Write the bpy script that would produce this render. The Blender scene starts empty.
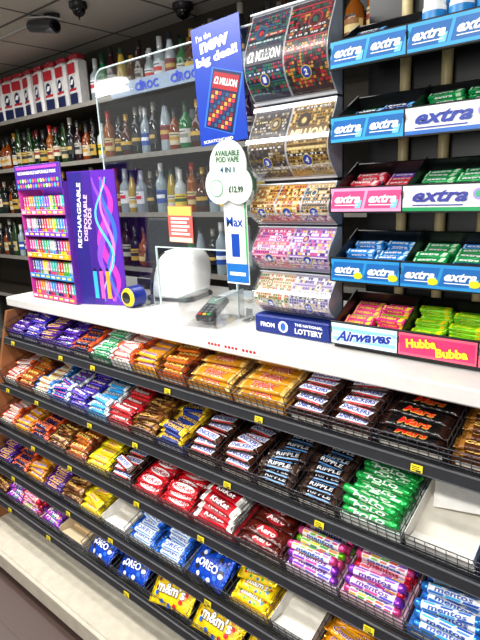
import bpy, math, random
from mathutils import Matrix, Vector
random.seed(11)
sc=bpy.context.scene; COL=sc.collection
sc.view_settings.view_transform='Standard'
CZ=1.5
def T(x,y,z): return Matrix.Translation((x,y,z))
def RX(a): return Matrix.Rotation(math.radians(a),4,'X')
def RY(a): return Matrix.Rotation(math.radians(a),4,'Y')
def RZ(a): return Matrix.Rotation(math.radians(a),4,'Z')
def lin(h):
    h=h.lstrip('#'); r=[int(h[i:i+2],16)/255 for i in (0,2,4)]
    return tuple((c/12.92 if c<=.04045 else ((c+.055)/1.055)**2.4) for c in r)+(1,)
MC={}
def mat(col,rough=.45,metal=0.,var=.08,bump=0.,scale=30.,emit=0.,alpha=1.):
    k=(col,rough,metal,var,bump,scale,emit,alpha)
    if k in MC: return MC[k]
    m=bpy.data.materials.new('surface_'+col.strip('#')); m.use_nodes=True
    nt=m.node_tree; b=nt.nodes['Principled BSDF']; c=lin(col)
    b.inputs['Roughness'].default_value=rough; b.inputs['Metallic'].default_value=metal
    tc=nt.nodes.new('ShaderNodeTexCoord'); n=nt.nodes.new('ShaderNodeTexNoise'); n.inputs['Scale'].default_value=scale
    nt.links.new(tc.outputs['Object'],n.inputs['Vector'])
    r=nt.nodes.new('ShaderNodeValToRGB'); r.color_ramp.elements[0].position=.3; r.color_ramp.elements[1].position=.7
    r.color_ramp.elements[0].color=tuple(x*(1-var) for x in c[:3])+(1,)
    r.color_ramp.elements[1].color=tuple(min(1,x*(1+var)) for x in c[:3])+(1,)
    nt.links.new(n.outputs['Fac'],r.inputs['Fac']); nt.links.new(r.outputs['Color'],b.inputs['Base Color'])
    if bump:
        bp=nt.nodes.new('ShaderNodeBump'); bp.inputs['Strength'].default_value=bump; bp.inputs['Distance'].default_value=.004
        n2=nt.nodes.new('ShaderNodeTexNoise'); n2.inputs['Scale'].default_value=scale*2; nt.links.new(tc.outputs['Object'],n2.inputs['Vector'])
        nt.links.new(n2.outputs['Fac'],bp.inputs['Height']); nt.links.new(bp.outputs['Normal'],b.inputs['Normal'])
    if emit:
        b.inputs['Emission Color'].default_value=c; b.inputs['Emission Strength'].default_value=emit
    if alpha<1:
        b.inputs['Alpha'].default_value=alpha
    MC[k]=m; return m
def wrap(col): return mat(col,.17,0.,.25,.75,60.)
def ink(col): return mat(col,.35,0.,.05,0.,20.)
def clear(name,tint,amt,base=.03):
    m=bpy.data.materials.new(name); m.use_nodes=True; nt=m.node_tree
    for n in list(nt.nodes):
        if n.type=='BSDF_PRINCIPLED': nt.nodes.remove(n)
    o=[n for n in nt.nodes if n.type=='OUTPUT_MATERIAL'][0]
    t=nt.nodes.new('ShaderNodeBsdfTransparent'); t.inputs['Color'].default_value=tint
    g=nt.nodes.new('ShaderNodeBsdfGlossy'); g.inputs['Roughness'].default_value=.05
    lw=nt.nodes.new('ShaderNodeLayerWeight'); lw.inputs['Blend'].default_value=.25
    ma=nt.nodes.new('ShaderNodeMath'); ma.operation='MULTIPLY_ADD'; ma.inputs[1].default_value=amt; ma.inputs[2].default_value=base
    mx=nt.nodes.new('ShaderNodeMixShader')
    nt.links.new(lw.outputs['Facing'],ma.inputs[0]); nt.links.new(ma.outputs[0],mx.inputs[0])
    nt.links.new(t.outputs[0],mx.inputs[1]); nt.links.new(g.outputs[0],mx.inputs[2]); nt.links.new(mx.outputs[0],o.inputs['Surface'])
    return m
TC={}
def text_mesh(s,off=0.,shear=0.,res=2):
    k=(s,off,shear,res)
    if k in TC: return TC[k]
    cu=bpy.data.curves.new('t','FONT'); cu.body=s; cu.align_x='CENTER'; cu.align_y='CENTER'; cu.resolution_u=res
    cu.offset=off; cu.shear=shear; cu.space_line=.85
    ob=bpy.data.objects.new('t',cu); COL.objects.link(ob); bpy.context.view_layer.update()
    dg=bpy.context.evaluated_depsgraph_get()
    me=bpy.data.meshes.new_from_object(ob.evaluated_get(dg))
    v=[(p.co.x,p.co.y) for p in me.vertices]; f=[tuple(p.vertices) for p in me.polygons]
    bpy.data.objects.remove(ob); bpy.data.curves.remove(cu); bpy.data.meshes.remove(me)
    x0=min(a for a,_ in v);x1=max(a for a,_ in v);y0=min(b for _,b in v);y1=max(b for _,b in v)
    v=[(a-(x0+x1)/2,b-(y0+y1)/2) for a,b in v]
    TC[k]=(v,f,x1-x0,y1-y0); return TC[k]
BOXF=[(0,3,2,1),(4,5,6,7),(0,1,5,4),(1,2,6,5),(2,3,7,6),(3,0,4,7)]
class MB:
    def __init__(s): s.v=[];s.f=[];s.mi=[];s.ms=[];s.sm=[]
    def m(s,mt):
        if mt not in s.ms: s.ms.append(mt)
        return s.ms.index(mt)
    def add(s,vs,fs,mt,M=None,smooth=False):
        o=len(s.v); i=s.m(mt)
        for p in vs:
            p=Vector(p); s.v.append(tuple(M@p) if M else tuple(p))
        for f in fs: s.f.append(tuple(a+o for a in f)); s.mi.append(i); s.sm.append(smooth)
    def box(s,x0,x1,y0,y1,z0,z1,mt,M=None,b=0.):
        if b<=0:
            s.add([(x0,y0,z0),(x1,y0,z0),(x1,y1,z0),(x0,y1,z0),(x0,y0,z1),(x1,y0,z1),(x1,y1,z1),(x0,y1,z1)],BOXF,mt,M); return
        def ring(i,z):
            a0,a1,c0,c1=x0+i,x1-i,y0+i,y1-i
            return [(a0+b,c0,z),(a1-b,c0,z),(a1,c0+b,z),(a1,c1-b,z),(a1-b,c1,z),(a0+b,c1,z),(a0,c1-b,z),(a0,c0+b,z)]
        vs=ring(b*.7,z0)+ring(0,z0+b*.7)+ring(0,z1-b*.7)+ring(b*.7,z1)
        fs=[tuple(range(7,-1,-1)),tuple(range(24,32))]
        for r in range(3):
            for i in range(8):
                j=(i+1)%8; fs.append((r*8+i,r*8+j,r*8+8+j,r*8+8+i))
        s.add(vs,fs,mt,M)
    def cyl(s,p0,p1,r0,r1,mt,n=8,cap=True,M=None,smooth=True):
        p0=Vector(p0);p1=Vector(p1); d=(p1-p0).normalized()
        a=d.orthogonal().normalized(); c=d.cross(a)
        vs=[]
        for p,r in((p0,r0),(p1,r1)):
            for i in range(n):
                t=2*math.pi*i/n; vs.append(p+a*math.cos(t)*r+c*math.sin(t)*r)
        s.add(vs,[(i,(i+1)%n,n+(i+1)%n,n+i) for i in range(n)],mt,M,smooth)
        if cap: s.add(vs,[tuple(range(n-1,-1,-1)),tuple(range(n,2*n))],mt,M)
    def lathe(s,prof,mt,n=14,M=None,a0=0.,a1=360.,cap=True):
        full=abs(a1-a0)>=359; k=n if full else n+1; vs=[];fs=[]
        for r,z in prof:
            for i in range(k):
                t=math.radians(a0+(a1-a0)*i/n); vs.append((r*math.cos(t),r*math.sin(t),z))
        for j in range(len(prof)-1):
            for i in range(n):
                i2=(i+1)%k if full else i+1
                fs.append((j*k+i,j*k+i2,(j+1)*k+i2,(j+1)*k+i))
        s.add(vs,fs,mt,M,True)
        if full and cap: s.add(vs,[tuple(range(k-1,-1,-1)),tuple(range((len(prof)-1)*k,len(prof)*k))],mt,M)
    def text(s,t,cx,cy,w,h,mt,fn=None,M=None,off=0.,shear=0.,z=0.,rot=0.):
        v,f,tw,th=text_mesh(t,off,shear); sx=w/tw; sy=h/th
        c,q=math.cos(math.radians(rot)),math.sin(math.radians(rot))
        vs=[]
        for a,b in v:
            a*=sx;b*=sy; x=cx+a*c-b*q; y=cy+a*q+b*c
            vs.append(fn(x,y,z) if fn else (x,y,z))
        s.add(vs,f,mt,M)
    def disc(s,cx,cy,rx,ry,mt,fn=None,M=None,z=0.,n=16):
        vs=[(cx,cy)]+[(cx+rx*math.cos(2*math.pi*i/n),cy+ry*math.sin(2*math.pi*i/n)) for i in range(n)]
        vs=[fn(x,y,z) if fn else (x,y,z) for x,y in vs]
        s.add(vs,[(0,1+i,1+(i+1)%n) for i in range(n)],mt,M)
    def patch(s,x0,x1,y0,y1,mt,fn=None,M=None,z=0.,nx=1,ny=1,sk=0.):
        vs=[];fs=[]
        for j in range(ny+1):
            for i in range(nx+1):
                x=x0+(x1-x0)*i/nx; y=y0+(y1-y0)*j/ny; x+=sk*(y-(y0+y1)/2)
                vs.append(fn(x,y,z) if fn else (x,y,z))
        for j in range(ny):
            for i in range(nx):
                a=j*(nx+1)+i; fs.append((a,a+1,a+nx+2,a+nx+1))
        s.add(vs,fs,mt,M)
    def ribbon(s,pts,wd,mt,M=None,z=0.):
        vs=[]
        for i,(x,y) in enumerate(pts):
            a=pts[max(0,i-1)]; c=pts[min(len(pts)-1,i+1)]; dx,dy=c[0]-a[0],c[1]-a[1]; l=math.hypot(dx,dy) or 1
            w=wd*(.25+.75*math.sin(math.pi*i/(len(pts)-1)))
            vs+=[(x-dy/l*w,y+dx/l*w,z),(x+dy/l*w,y-dx/l*w,z)]
        s.add(vs,[(2*i,2*i+1,2*i+3,2*i+2) for i in range(len(pts)-1)],mt,M)
    def mesh(s,name,org=(0,0,0)):
        used=sorted({i for f in s.f for i in f}); mp={o:n for n,o in enumerate(used)}
        me=bpy.data.meshes.new(name); ox,oy,oz=org
        me.from_pydata([(s.v[i][0]-ox,s.v[i][1]-oy,s.v[i][2]-oz) for i in used],[],[tuple(mp[i] for i in f) for f in s.f])
        for mt in s.ms: me.materials.append(mt)
        me.polygons.foreach_set('material_index',s.mi); me.polygons.foreach_set('use_smooth',s.sm); me.update(); return me
def top(ob,label,cat,group=None,kind=None):
    ob['label']=label; ob['category']=cat
    if group: ob['group']=group
    if kind: ob['kind']=kind
    return ob
def obj(name,me,M=None,parent=None):
    o=bpy.data.objects.new(name,me); COL.objects.link(o)
    if parent: o.parent=parent
    if M is not None: o.matrix_local=M
    return o
def thing(name,mb,org,label,cat,group=None):
    o=obj(name,mb.mesh(name,org),T(*org)); return top(o,label,cat,group)
def empty(name,org,label,cat,group=None):
    o=bpy.data.objects.new(name,None); o.empty_display_size=.05; COL.objects.link(o); o.location=org; return top(o,label,cat,group)
def part(name,mb,par,org,label=None):
    o=obj(name,mb.mesh(name,org),None,par)
    if label: o['label']=label
    return o
def struct(name,mb):
    o=obj(name,mb.mesh(name)); o['kind']='structure'; o['label']=name.replace('_',' '); o['category']=name.split('_')[0]; return o
# ---------- camera
cam=bpy.data.cameras.new('camera'); co=bpy.data.objects.new('camera',cam); COL.objects.link(co)
yaw=math.radians(49.6); p=math.radians(14.5); ro=math.radians(2.8)
F=Vector((-math.cos(yaw)*math.cos(p),math.sin(yaw)*math.cos(p),-math.sin(p)))
R0=Vector((math.sin(yaw),math.cos(yaw),0)); U0=R0.cross(F)
R=R0*math.cos(ro)-U0*math.sin(ro); U=U0*math.cos(ro)+R0*math.sin(ro)
co.matrix_world=Matrix(((R.x,U.x,-F.x,0),(R.y,U.y,-F.y,0),(R.z,U.z,-F.z,CZ),(0,0,0,1)))
cam.sensor_fit='HORIZONTAL'; cam.sensor_width=36; cam.lens=39; cam.clip_start=.02
sc.camera=co
# ---------- room
def gridmat(name,c1,c2,sx,sy,mortar,rough=.6):
    m=bpy.data.materials.new(name); m.use_nodes=True; nt=m.node_tree; b=nt.nodes['Principled BSDF']; b.inputs['Roughness'].default_value=rough
    tc=nt.nodes.new('ShaderNodeTexCoord'); br=nt.nodes.new('ShaderNodeTexBrick'); br.offset=0
    br.inputs['Color1'].default_value=lin(c1); br.inputs['Color2'].default_value=tuple(x*.95 for x in lin(c1)[:3])+(1,); br.inputs['Mortar'].default_value=lin(c2)
    br.inputs['Scale'].default_value=1; br.inputs['Mortar Size'].default_value=mortar; br.inputs['Brick Width'].default_value=sx; br.inputs['Row Height'].default_value=sy
    nt.links.new(tc.outputs['Object'],br.inputs['Vector'])
    n=nt.nodes.new('ShaderNodeTexNoise'); n.inputs['Scale'].default_value=60
    mx=nt.nodes.new('ShaderNodeMixRGB'); mx.blend_type='MULTIPLY'; mx.inputs[0].default_value=.2
    nt.links.new(tc.outputs['Object'],n.inputs['Vector']); nt.links.new(br.outputs['Color'],mx.inputs[1]); nt.links.new(n.outputs['Fac'],mx.inputs[2])
    nt.links.new(mx.outputs[0],b.inputs['Base Color']); return m
XW0,XW1,YW0,YW1=-5.6,1.6,-1.6,2.55
b=MB(); b.box(XW0,XW1,YW0,YW1,-.05,0,gridmat('floor_vinyl','#52403a','#42322a',1.2,.2,.002,.45)); struct('floor',b)
b=MB(); b.box(XW0,XW1,YW0,YW1,2.5,2.55,gridmat('ceiling_tile','#e8e4d6','#6e6d66',.6,.6,.011,.8)); struct('ceiling',b)
b=MB(); b.box(XW0,XW1,YW1,YW1+.05,0,2.5,mat('#38322a',.7)); struct('wall_back',b)
b=MB(); b.box(XW0-.05,XW0,YW0,YW1,0,2.5,mat('#8d8a80',.7)); struct('wall_left',b)
for i,(x,y,hl) in enumerate(((-1.6,.4,.6),(-4.15,-.63,.26),(-.2,-.6,.6),(-3.6,.9,.6))):
    e=empty('ceiling_light',(x,y,2.5),'long fluorescent ceiling light fitting with white body','ceiling light','fluorescent ceiling lights')
    b=MB(); b.box(x-hl-.02,x+hl+.02,y-.08,y+.08,2.45,2.5,mat('#e8e8e4',.4),b=.01); part('light_body',b,e,(x,y,2.5))
    b=MB(); b.box(x-hl,x+hl,y-.065,y+.065,2.425,2.451,mat('#ffffff',.4,emit=9.),b=.01); part('diffuser',b,e,(x,y,2.5))
def area(x,y,z,sx,sy,pw,rx=0,ry=0,col=(1,.985,.95)):
    l=bpy.data.lights.new('area_light','AREA'); l.shape='RECTANGLE'; l.size=sx; l.size_y=sy; l.energy=pw; l.color=col
    o=bpy.data.objects.new('area_light',l); COL.objects.link(o); o.location=(x,y,z); o.rotation_euler=(math.radians(rx),math.radians(ry),0)
area(-1.6,.35,2.38,1.2,.15,46); area(-3.6,.9,2.38,1.2,.15,40); area(-.2,-.6,2.38,1.2,.2,50); area(-4.15,-.6,2.38,.5,.2,14); area(-2.2,1.75,2.4,2.6,.2,12)
area(-.6,-1.2,1.7,1.2,.6,14,78)
w=bpy.data.worlds.new('world'); sc.world=w; w.use_nodes=True
w.node_tree.nodes['Background'].inputs[0].default_value=(1,.99,.97,1); w.node_tree.nodes['Background'].inputs[1].default_value=.28
blk=mat('#1a1a1c',.35)
for (x,y,s) in ((-2.66,1.9,.7),(-2.30,2.34,.85)):
    e=empty('dome_camera',(x,y,2.5),'black dome security camera fixed to the ceiling tiles','security camera','ceiling dome cameras')
    b=MB(); b.lathe([(.07*s,2.5),(.07*s,2.475),(.055*s,2.465)],blk,18,M=T(x,y,0)); part('mount',b,e,(x,y,2.5))
    b=MB(); b.lathe([(.052*s,2.468)]+[(.052*s*math.cos(a*.157),2.468-.055*s*math.sin(a*.157)) for a in range(1,10)]+[(.001,2.412)],mat('#0b0b10',.08),18,M=T(x,y,0)); part('dome',b,e,(x,y,2.5))
e=empty('bullet_camera',(-2.92,1.9,2.5),'dark bullet security camera on a ceiling bracket','security camera')
b=MB(); b.lathe([(.045,2.5),(.045,2.488),(.015,2.482)],blk,16,M=T(-2.92,1.9,0)); b.cyl((-2.92,1.9,2.49),(-2.94,1.88,2.44),.012,.012,blk,10); part('mount',b,e,(-2.92,1.9,2.5))
b=MB(); b.cyl((-3.07,1.85,2.46),(-2.84,1.86,2.415),.032,.038,mat('#3a3b40',.3),18); b.box(-.12,.13,-.042,.042,.036,.044,mat('#c8c8c4',.3),T(-2.955,1.855,2.437)@RY(11),b=.004); part('camera_body',b,e,(-2.92,1.9,2.5))
b=MB(); b.cyl((-2.84,1.86,2.415),(-2.83,1.8605,2.413),.03,.026,mat('#08080c',.05),18); part('lens',b,e,(-2.92,1.9,2.5))
b=MB(); b.box(-5.5,-2.99,1.89,1.91,2.485,2.5,mat('#b8b6ae',.5),b=.003); thing('cable_trunking',b,(-4,1.9,2.485),'thin grey cable trunking running along the ceiling','cable trunking')
# ---------- counter
wood=mat('#8a5630',.5,var=.3,scale=8.)
lam=mat('#e0deda',.25,var=.03)
b=MB(); b.box(-2.24,.5,1.05,1.66,CZ-.464,CZ-.424,lam,b=.006); thing('worktop',b,(-1,1.05,CZ-.464),'white laminate shop counter worktop with thick front edge','countertop')
b=MB(); b.box(-2.23,.5,1.32,1.62,0,CZ-.465,wood,b=.004); thing('counter_cabinet',b,(-1,1.45,0),'brown wooden counter carcass under the white worktop','counter')
# ---------- candy rack
XL,XR=-2.2,.2; TH=17.
ROWS=[(1.0,-.602),(.95,-.802),(.90,-.977),(.86,-1.14),(.82,-1.263)]
def rowM(i): y,z=ROWS[i]; return T(0,y+.012,CZ+z+.012)@RX(TH)
rk=empty('confectionery_rack',(-1,1.1,0),'dark stepped metal rack holding rows of chocolate bars','display rack')
ro_=(-1,1.1,0)
dk=mat('#151619',.4,.2); rail=mat('#2c2d31',.28,.1); rail2=mat('#707276',.3,.3); wire=mat('#5c5c62',.28,.8); cream=mat('#c8c0ae',.45)
b=MB(); b.box(XL,XR,1.28,1.30,.02,CZ-.47,mat('#26262a',.6)); part('back_panel',b,rk,ro_)
b=MB()
pts=[(.77,0),(.77,.12),(1.03,CZ-.48),(1.3,CZ-.48),(1.3,0)]
vs=[(XL-.02,y,z) for y,z in pts]+[(XL-.001,y,z) for y,z in pts]
b.add(vs,[(4,3,2,1,0),(5,6,7,8,9)]+[(i,(i+1)%5,5+(i+1)%5,5+i) for i in range(5)],wood); part('side_panel',b,rk,ro_,'brown wood end panel')
b=MB(); b.box(XL,XR,.72,1.27,.085,.10,cream,b=.003); b.box(XL,XR,.715,.73,.045,.115,cream,b=.004); b.box(XL,XR,.78,.80,0,.085,mat('#5a4c42',.6)); part('base_shelf',b,rk,ro_,'empty cream metal base shelf')
DIV={}
for i in range(5):
    M=rowM(i); y,z=ROWS[i]; D=.25
    b=MB(); b.box(XL,XR,0,D,-.010,-.001,dk,M); b.box(XL,XR,D-.006,D,-.001,.05,dk,M)
    sh=part('shelf',b,rk,ro_)
    b=MB(); zz=CZ+z
    vs=[]
    for x in (XL,XR):
        for (yy,qq) in ((.008,.012),(-.004,.013),(-.009,-.012),(-.004,-.018),(.008,-.017)): vs.append((x,y+yy,zz+qq))
    b.add(vs,[(0,1,2,3,4),(9,8,7,6,5)]+[(k,(k+1)%5+0,5+(k+1)%5,5+k)[::-1] for k in range(5)],rail)
    b.box(XL,XR,y-.0065,y-.003,zz+.0115,zz+.0145,rail2); b.box(XL,XR,y-.0095,y-.006,zz-.0135,zz-.0115,rail2)
    part('price_rail',b,sh,ro_)
    b=MB(); h=.046
    for q in (.004,.018,.032,h): b.cyl((XL,.004,q),(XR,.004,q),.0013,.0013,wire,4,False,M)
    n=int((XR-XL)/.022)
    for k in range(n+1):
        x=XL+k*.022; b.cyl((x,.0035,.0),(x,.0035,h),.0010,.0010,wire,4,False,M)
    part('wire_fence',b,sh,ro_)
    DIV[i]=sh
b=MB()
for q in (.004,.022,.04,.062): b.cyl((0,.006,q),(0,.22,q),.0013,.0013,wire,4,False)
for k in range(8): b.cyl((0,.008+k*.03,0),(0,.008+k*.03,.062),.0010,.0010,wire,4,False)
divme=b.mesh('wire_divider')
# ---------- product templates
KD={}
def sec(x,L,W,H):
    d=L/2-abs(x)
    if d<.008: return W/2,.0009
    t=min(1,(d-.008)/.012); t=math.sin(t*math.pi/2)
    return W/2*(1-.05*t),.001+(H/2-.001)*t
def bar(k,L,W,H,base,txt,tc,oc=None,end=None,panel=None,ex=3.6,shear=0.,size=.72,dots=None,pshape='box',tall=.42,bag=False,stripe=None,swoosh=None):
    b=MB(); wb=wrap(base); we=wrap(end) if end else wb; foil=mat(end or base,.18,.6,.3,.7,70.)
    hx=[L/2,L/2-.003,L/2-.0075,L/2-.009,L/2-.012,L/2-.015,L/2-.02,L/2-.03]
    k2=7 if bag else 4
    mid=[-L/2+.03+(L-.06)*q/k2 for q in range(1,k2)]
    xs=[-a for a in hx]+mid+list(reversed(hx))
    n=22 if bag else 14; rings=[]
    ph=random.uniform(0,6)
    def crumple(x,y):
        if not bag: return .0007*math.sin(x*190+ph)*math.sin(y*150+ph)
        return .0018*math.sin(x*95+ph+y*40)*math.cos(y*70+ph)+.0008*math.sin(x*210+y*160)
    def hb(x):
        d=L/2-abs(x); return (W/2*(1-.08*min(1,d/.05)), .001+(H/2-.001)*min(1,max(0,(d-.006))/.045)**.6 if d>.007 else .001)
    for x in xs:
        w,h=hb(x) if bag else sec(x,L,W,H); r=[]
        for q in range(n):
            t=2*math.pi*q/n; c,s_=math.cos(t),math.sin(t)
            yy=math.copysign(abs(c)**(2/ex),c)*w; z_=math.copysign(abs(s_)**(2/ex),s_)*h
            if h>.003: z_+=crumple(x,yy)*abs(s_)
            r.append((x,yy,z_))
        rings.append(r)
    for j in range(len(xs)-1):
        xm=abs((xs[j]+xs[j+1])/2)
        m=foil if xm>L/2-.0085 else (we if xm>L/2-.022 else wb)
        b.add(rings[j]+rings[j+1],[(q,n+q,n+(q+1)%n,(q+1)%n) for q in range(n)],m,None,True)
    b.add(rings[0],[tuple(range(n))],foil); b.add(rings[-1],[tuple(range(n-1,-1,-1))],foil)
    def fn(x,y,z):
        w,h=hb(x) if bag else sec(x,L,W,H)
        v=min(.97,abs(y)/w); return (x,y,h*(1-v**ex)**(1/ex)+(crumple(x,y) if h>.003 else 0)+(.0034 if bag else .0007)+z)
    tw=(L-.036)*size/.72*.94; th=W*tall*size/.72
    if stripe:
        b.patch(-L/2+.026,L/2-.026,-W*.42,-W*.32,ink(stripe),fn,nx=6,ny=2); b.patch(-L/2+.026,L/2-.026,W*.32,W*.40,ink(stripe),fn,nx=6,ny=2)
    if swoosh: b.patch(L*.1,L*.32,-W*.38,W*.38,ink(swoosh),fn,nx=3,ny=5,sk=.6)
    if panel:
        if pshape=='oval': b.disc(0,0,tw*.58,W*.36,ink(panel),fn,n=20)
        else: b.patch(-tw*.54,tw*.54,-W*.29,W*.29,ink(panel),fn,nx=6,ny=6,sk=.25)
    if dots:
        for q in range(15):
            rr=.007 if bag else .004; a=q*2.4
            b.disc(math.cos(a)*L*.38*random.uniform(.8,1),math.sin(a)*W*(.4 if bag else .36),rr,rr,ink(dots[q%len(dots)]),fn,n=10,z=.0002)
    if oc: b.text(txt,0,0,tw*1.03,th*1.16,ink(oc),fn,off=.05,shear=shear,z=.0004)
    b.text(txt,0,0,tw,th,ink(tc),fn,off=.02,shear=shear,z=.0012)
    return b
def roll(L,r,base,cols,end,txt,tc):
    b=MB()
    def seg(pf,m): b.lathe([(a,z) for z,a in pf],m,16,M=RY(90),cap=False)
    em=mat(end,.2,.5,.2,.6,60.)
    seg([(-L/2,.0005),(-L/2+.002,r*.75),(-L/2+.006,r),(-L*.38,r)],em); seg([(L*.38,r),(L/2-.006,r),(L/2-.002,r*.75),(L/2,.0005)],em)
    n=len(cols); x0=-L*.38; wd=L*.76
    seg([(x0,r),(x0+wd,r)],wrap(base))
    def fn(x,y,z): a=y/r; return (x,(r+.0004+z)*math.sin(a),(r+.0004+z)*math.cos(a))
    for s0 in (0.,2.1,-2.1):
        for q,c in enumerate(cols):
            b.patch(x0+wd*(q+.06)/n,x0+wd*(q+.94)/n,s0*r-r*1.0,s0*r-r*.5,ink(c),fn,ny=4,sk=.6); b.patch(x0+wd*(q+.1)/n,x0+wd*(q+.8)/n,s0*r+r*.5,s0*r+r*.9,ink(cols[(q+1)%n]),fn,ny=3,sk=.5)
        b.text(txt,0,s0*r,L*.56,r*.85,ink(tc),fn,z=.0004,off=.03,shear=.1)
    return b
def gum(L,W,H,base,txt,tc,acc):
    b=MB(); b.box(-L/2,L/2,-W/2,W/2,-H/2,H/2,wrap(base),b=.002)
    b.patch(L*.28,L*.42,-W*.38,W*.38,ink(acc),z=H/2+.0003,sk=.3); b.patch(-L*.46,-L*.42,-W*.4,W*.4,ink(acc),z=H/2+.0003)
    b.text(txt,-L*.08,0,L*.55,W*.42,ink(tc),z=H/2+.0006,off=.02,shear=.25)
    M=T(0,-W/2-.0004,0)@RX(90); b.text(txt,-L*.06,0,L*.5,H*.5,ink(tc),M=M,off=.02,shear=.2)
    b.patch(L*.28,L*.42,-H*.35,H*.35,ink(acc),M=M)
    return b
def reg(k,b,L,W,H,label,name,cat): KD[k]=(b.mesh(name+'_mesh'),L,W,H,label,name,cat)
CARTON={}
def B(k,L,W,H,base,txt,tc,label,name='chocolate_bar',cat='chocolate bar',**kw):
    if not kw.get('bag'): H*=.8; W*=.9
    reg(k,bar(k,L,W,H,base,txt,tc,**kw),L,W,H,label,name,cat); CARTON[k]=base
B('dairy',.118,.033,.012,'#3c128a','Dairy Milk','#ffffff','chocolate bar in purple wrapper with white script',name='milk_chocolate_bar',shear=.3,swoosh='#6a38b8')
B('wispa',.118,.033,.016,'#2a22a0','Wispa','#ffffff','chocolate bar in blue-purple wrapper',oc='#c2184a',shear=.2,stripe='#7a5ad8')
B('twirl',.118,.033,.015,'#4e1590','Twirl','#f6c92a','chocolate bar in purple wrapper with yellow lettering',shear=.3,end='#3a1170',stripe='#e8b020')
B('boost',.118,.033,.015,'#1c1444','BOOST','#ff7a1c','chocolate bar in dark wrapper with orange lettering',name='caramel_bar',end='#e2521c')
B('crunchie',.118,.033,.015,'#e39a0c','Crunchie','#6a1b8f','honeycomb bar in gold wrapper',name='honeycomb_bar',oc='#ffffff',end='#c07a10')
B('mint',.118,.035,.013,'#0f9450','Aero','#ffffff','mint chocolate bar in green wrapper',end='#d9f4ee',stripe='#8fe0b0')
B('kinder',.118,.033,.015,'#f4efe8','Bueno','#d4232b','wafer bar in white wrapper with red lettering',name='wafer_bar',end='#e25a1e',stripe='#d88a3a')
B('lion',.118,.033,.017,'#c8640c','LION','#fbe27a','chocolate bar in orange and brown wrapper',name='caramel_bar',oc='#5a2408',end='#8b3a10',stripe='#6a2a0c')
B('twix',.165,.044,.016,'#bd7f18','TWIX','#c40008','twin biscuit bar in gold wrapper with red lettering',name='biscuit_bar',cat='biscuit bar',oc='#ffffff',end='#d8b060',shear=.15,size=.46,tall=.86)
B('snick',.115,.040,.017,'#34180e','SNICKERS','#1038a8','peanut bar in brown wrapper with white panel and blue lettering',name='peanut_bar',panel='#f4f4f4',stripe='#c8202a')
B('mars',.155,.044,.018,'#0c090a','Mars','#e0201c','chocolate bar in black wrapper with red and gold lettering',name='caramel_bar',oc='#e9b64a',shear=.25,size=.46,tall=.75,end='#2a1712')
B('galaxy',.118,.033,.015,'#4a240c','Galaxy','#e9c06a','chocolate bar in brown wrapper with gold lettering',name='milk_chocolate_bar',shear=.3,end='#8a5a22',swoosh='#8a5220')
B('milky',.118,.033,.013,'#f2f0e4','Milkybar','#e9a912','white chocolate bar in cream wrapper',end='#2f7fd0',oc='#d8232b',stripe='#e8c040')
B('milkyway',.118,.033,.015,'#0f4cba','Milky Way','#ffffff','chocolate bar in bright blue wrapper',end='#e8f0fa',stripe='#c8283a')
B('kitkat',.118,.042,.013,'#c20c1a','KitKat','#c9101f','wafer bar in red wrapper with white oval',name='wafer_bar',panel='#ffffff',pshape='oval')
B('chunky',.15,.046,.018,'#b80f1e','KitKat','#ffffff','chunky wafer bar in red wrapper',name='wafer_bar',panel='#7a0c14',pshape='oval',end='#e8e4de',size=.5,tall=.55)
B('yorkie',.118,.035,.015,'#1a2f7c','YORKIE','#f5c527','chocolate bar in navy wrapper with yellow lettering',end='#f0c024')
B('yellowbar',.12,.036,.014,'#f3d417','LION','#c8281c','bar in bright yellow wrapper with red lettering',oc='#ffffff',size=.5,stripe='#e08a1a')
B('bounty',.118,.033,.017,'#2a9ad8','BOUNTY','#ffffff','coconut bar in light blue wrapper',name='coconut_bar',oc='#17468c',end='#e9f5fb')
B('ripple',.118,.036,.015,'#20120e','RIPPLE','#d8dce4','chocolate bar in dark brown wrapper with silver lettering',end='#3a2a24',size=.6,stripe='#4a8ac8')
B('maltesers',.118,.034,.017,'#bf1622','Maltesers','#ffffff','chocolate bar in red wrapper',dots=['#6b3418'])
B('aero',.145,.05,.016,'#4a140c','Aero','#ffffff','bubbly chocolate bar in brown wrapper with white lettering',panel='#b5202a',pshape='oval',size=.42,tall=.65)
B('oreobar',.12,.037,.016,'#dfe9f5','OREO','#0f4fb4','biscuit bar in pale blue wrapper',name='biscuit_bar',cat='biscuit bar',oc='#ffffff',end='#1c62cc',stripe='#3a7ad8')
B('skit',.118,.036,.016,'#8a3ab8','Fruit','#ffffff','chewy sweets in bright purple packet',name='sweet_packet',cat='sweets',dots=['#e22b33','#ffcc11','#33bb44','#ff66bb'])
B('oreobag',.135,.095,.034,'#0b3fb0','OREO','#ffffff','blue bag of mini biscuits with white lettering',name='snack_bag',cat='snack bag',dots=['#1c1c22','#f2f2f2','#2a6be0'],ex=2.2,size=.56,bag=True,tall=.3)
B('mmbag',.165,.11,.034,'#f5c810',"m&m's",'#ffffff','yellow bag of sugar-coated chocolates',name='snack_bag',cat='snack bag',oc='#4a1f10',dots=['#d8232b','#2a9a3c','#1d5fc8','#f28a1a','#7a3a18'],ex=2.2,size=.62,bag=True,tall=.34)
B('mmsmall',.12,.062,.022,'#f5c810',"m&m's",'#ffffff','small yellow packet of sugar-coated chocolates',name='snack_bag',cat='snack bag',oc='#4a1f10',dots=['#d8232b','#2a9a3c','#1d5fc8'],ex=2.5,size=.6)
def RR(k,base,cols,end,txt,tc,lab,name,cat,r=.0108): reg(k,roll(.14,r,base,cols,end,txt,tc),.14,r*2.06,r*2.06,lab,name,cat)
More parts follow.
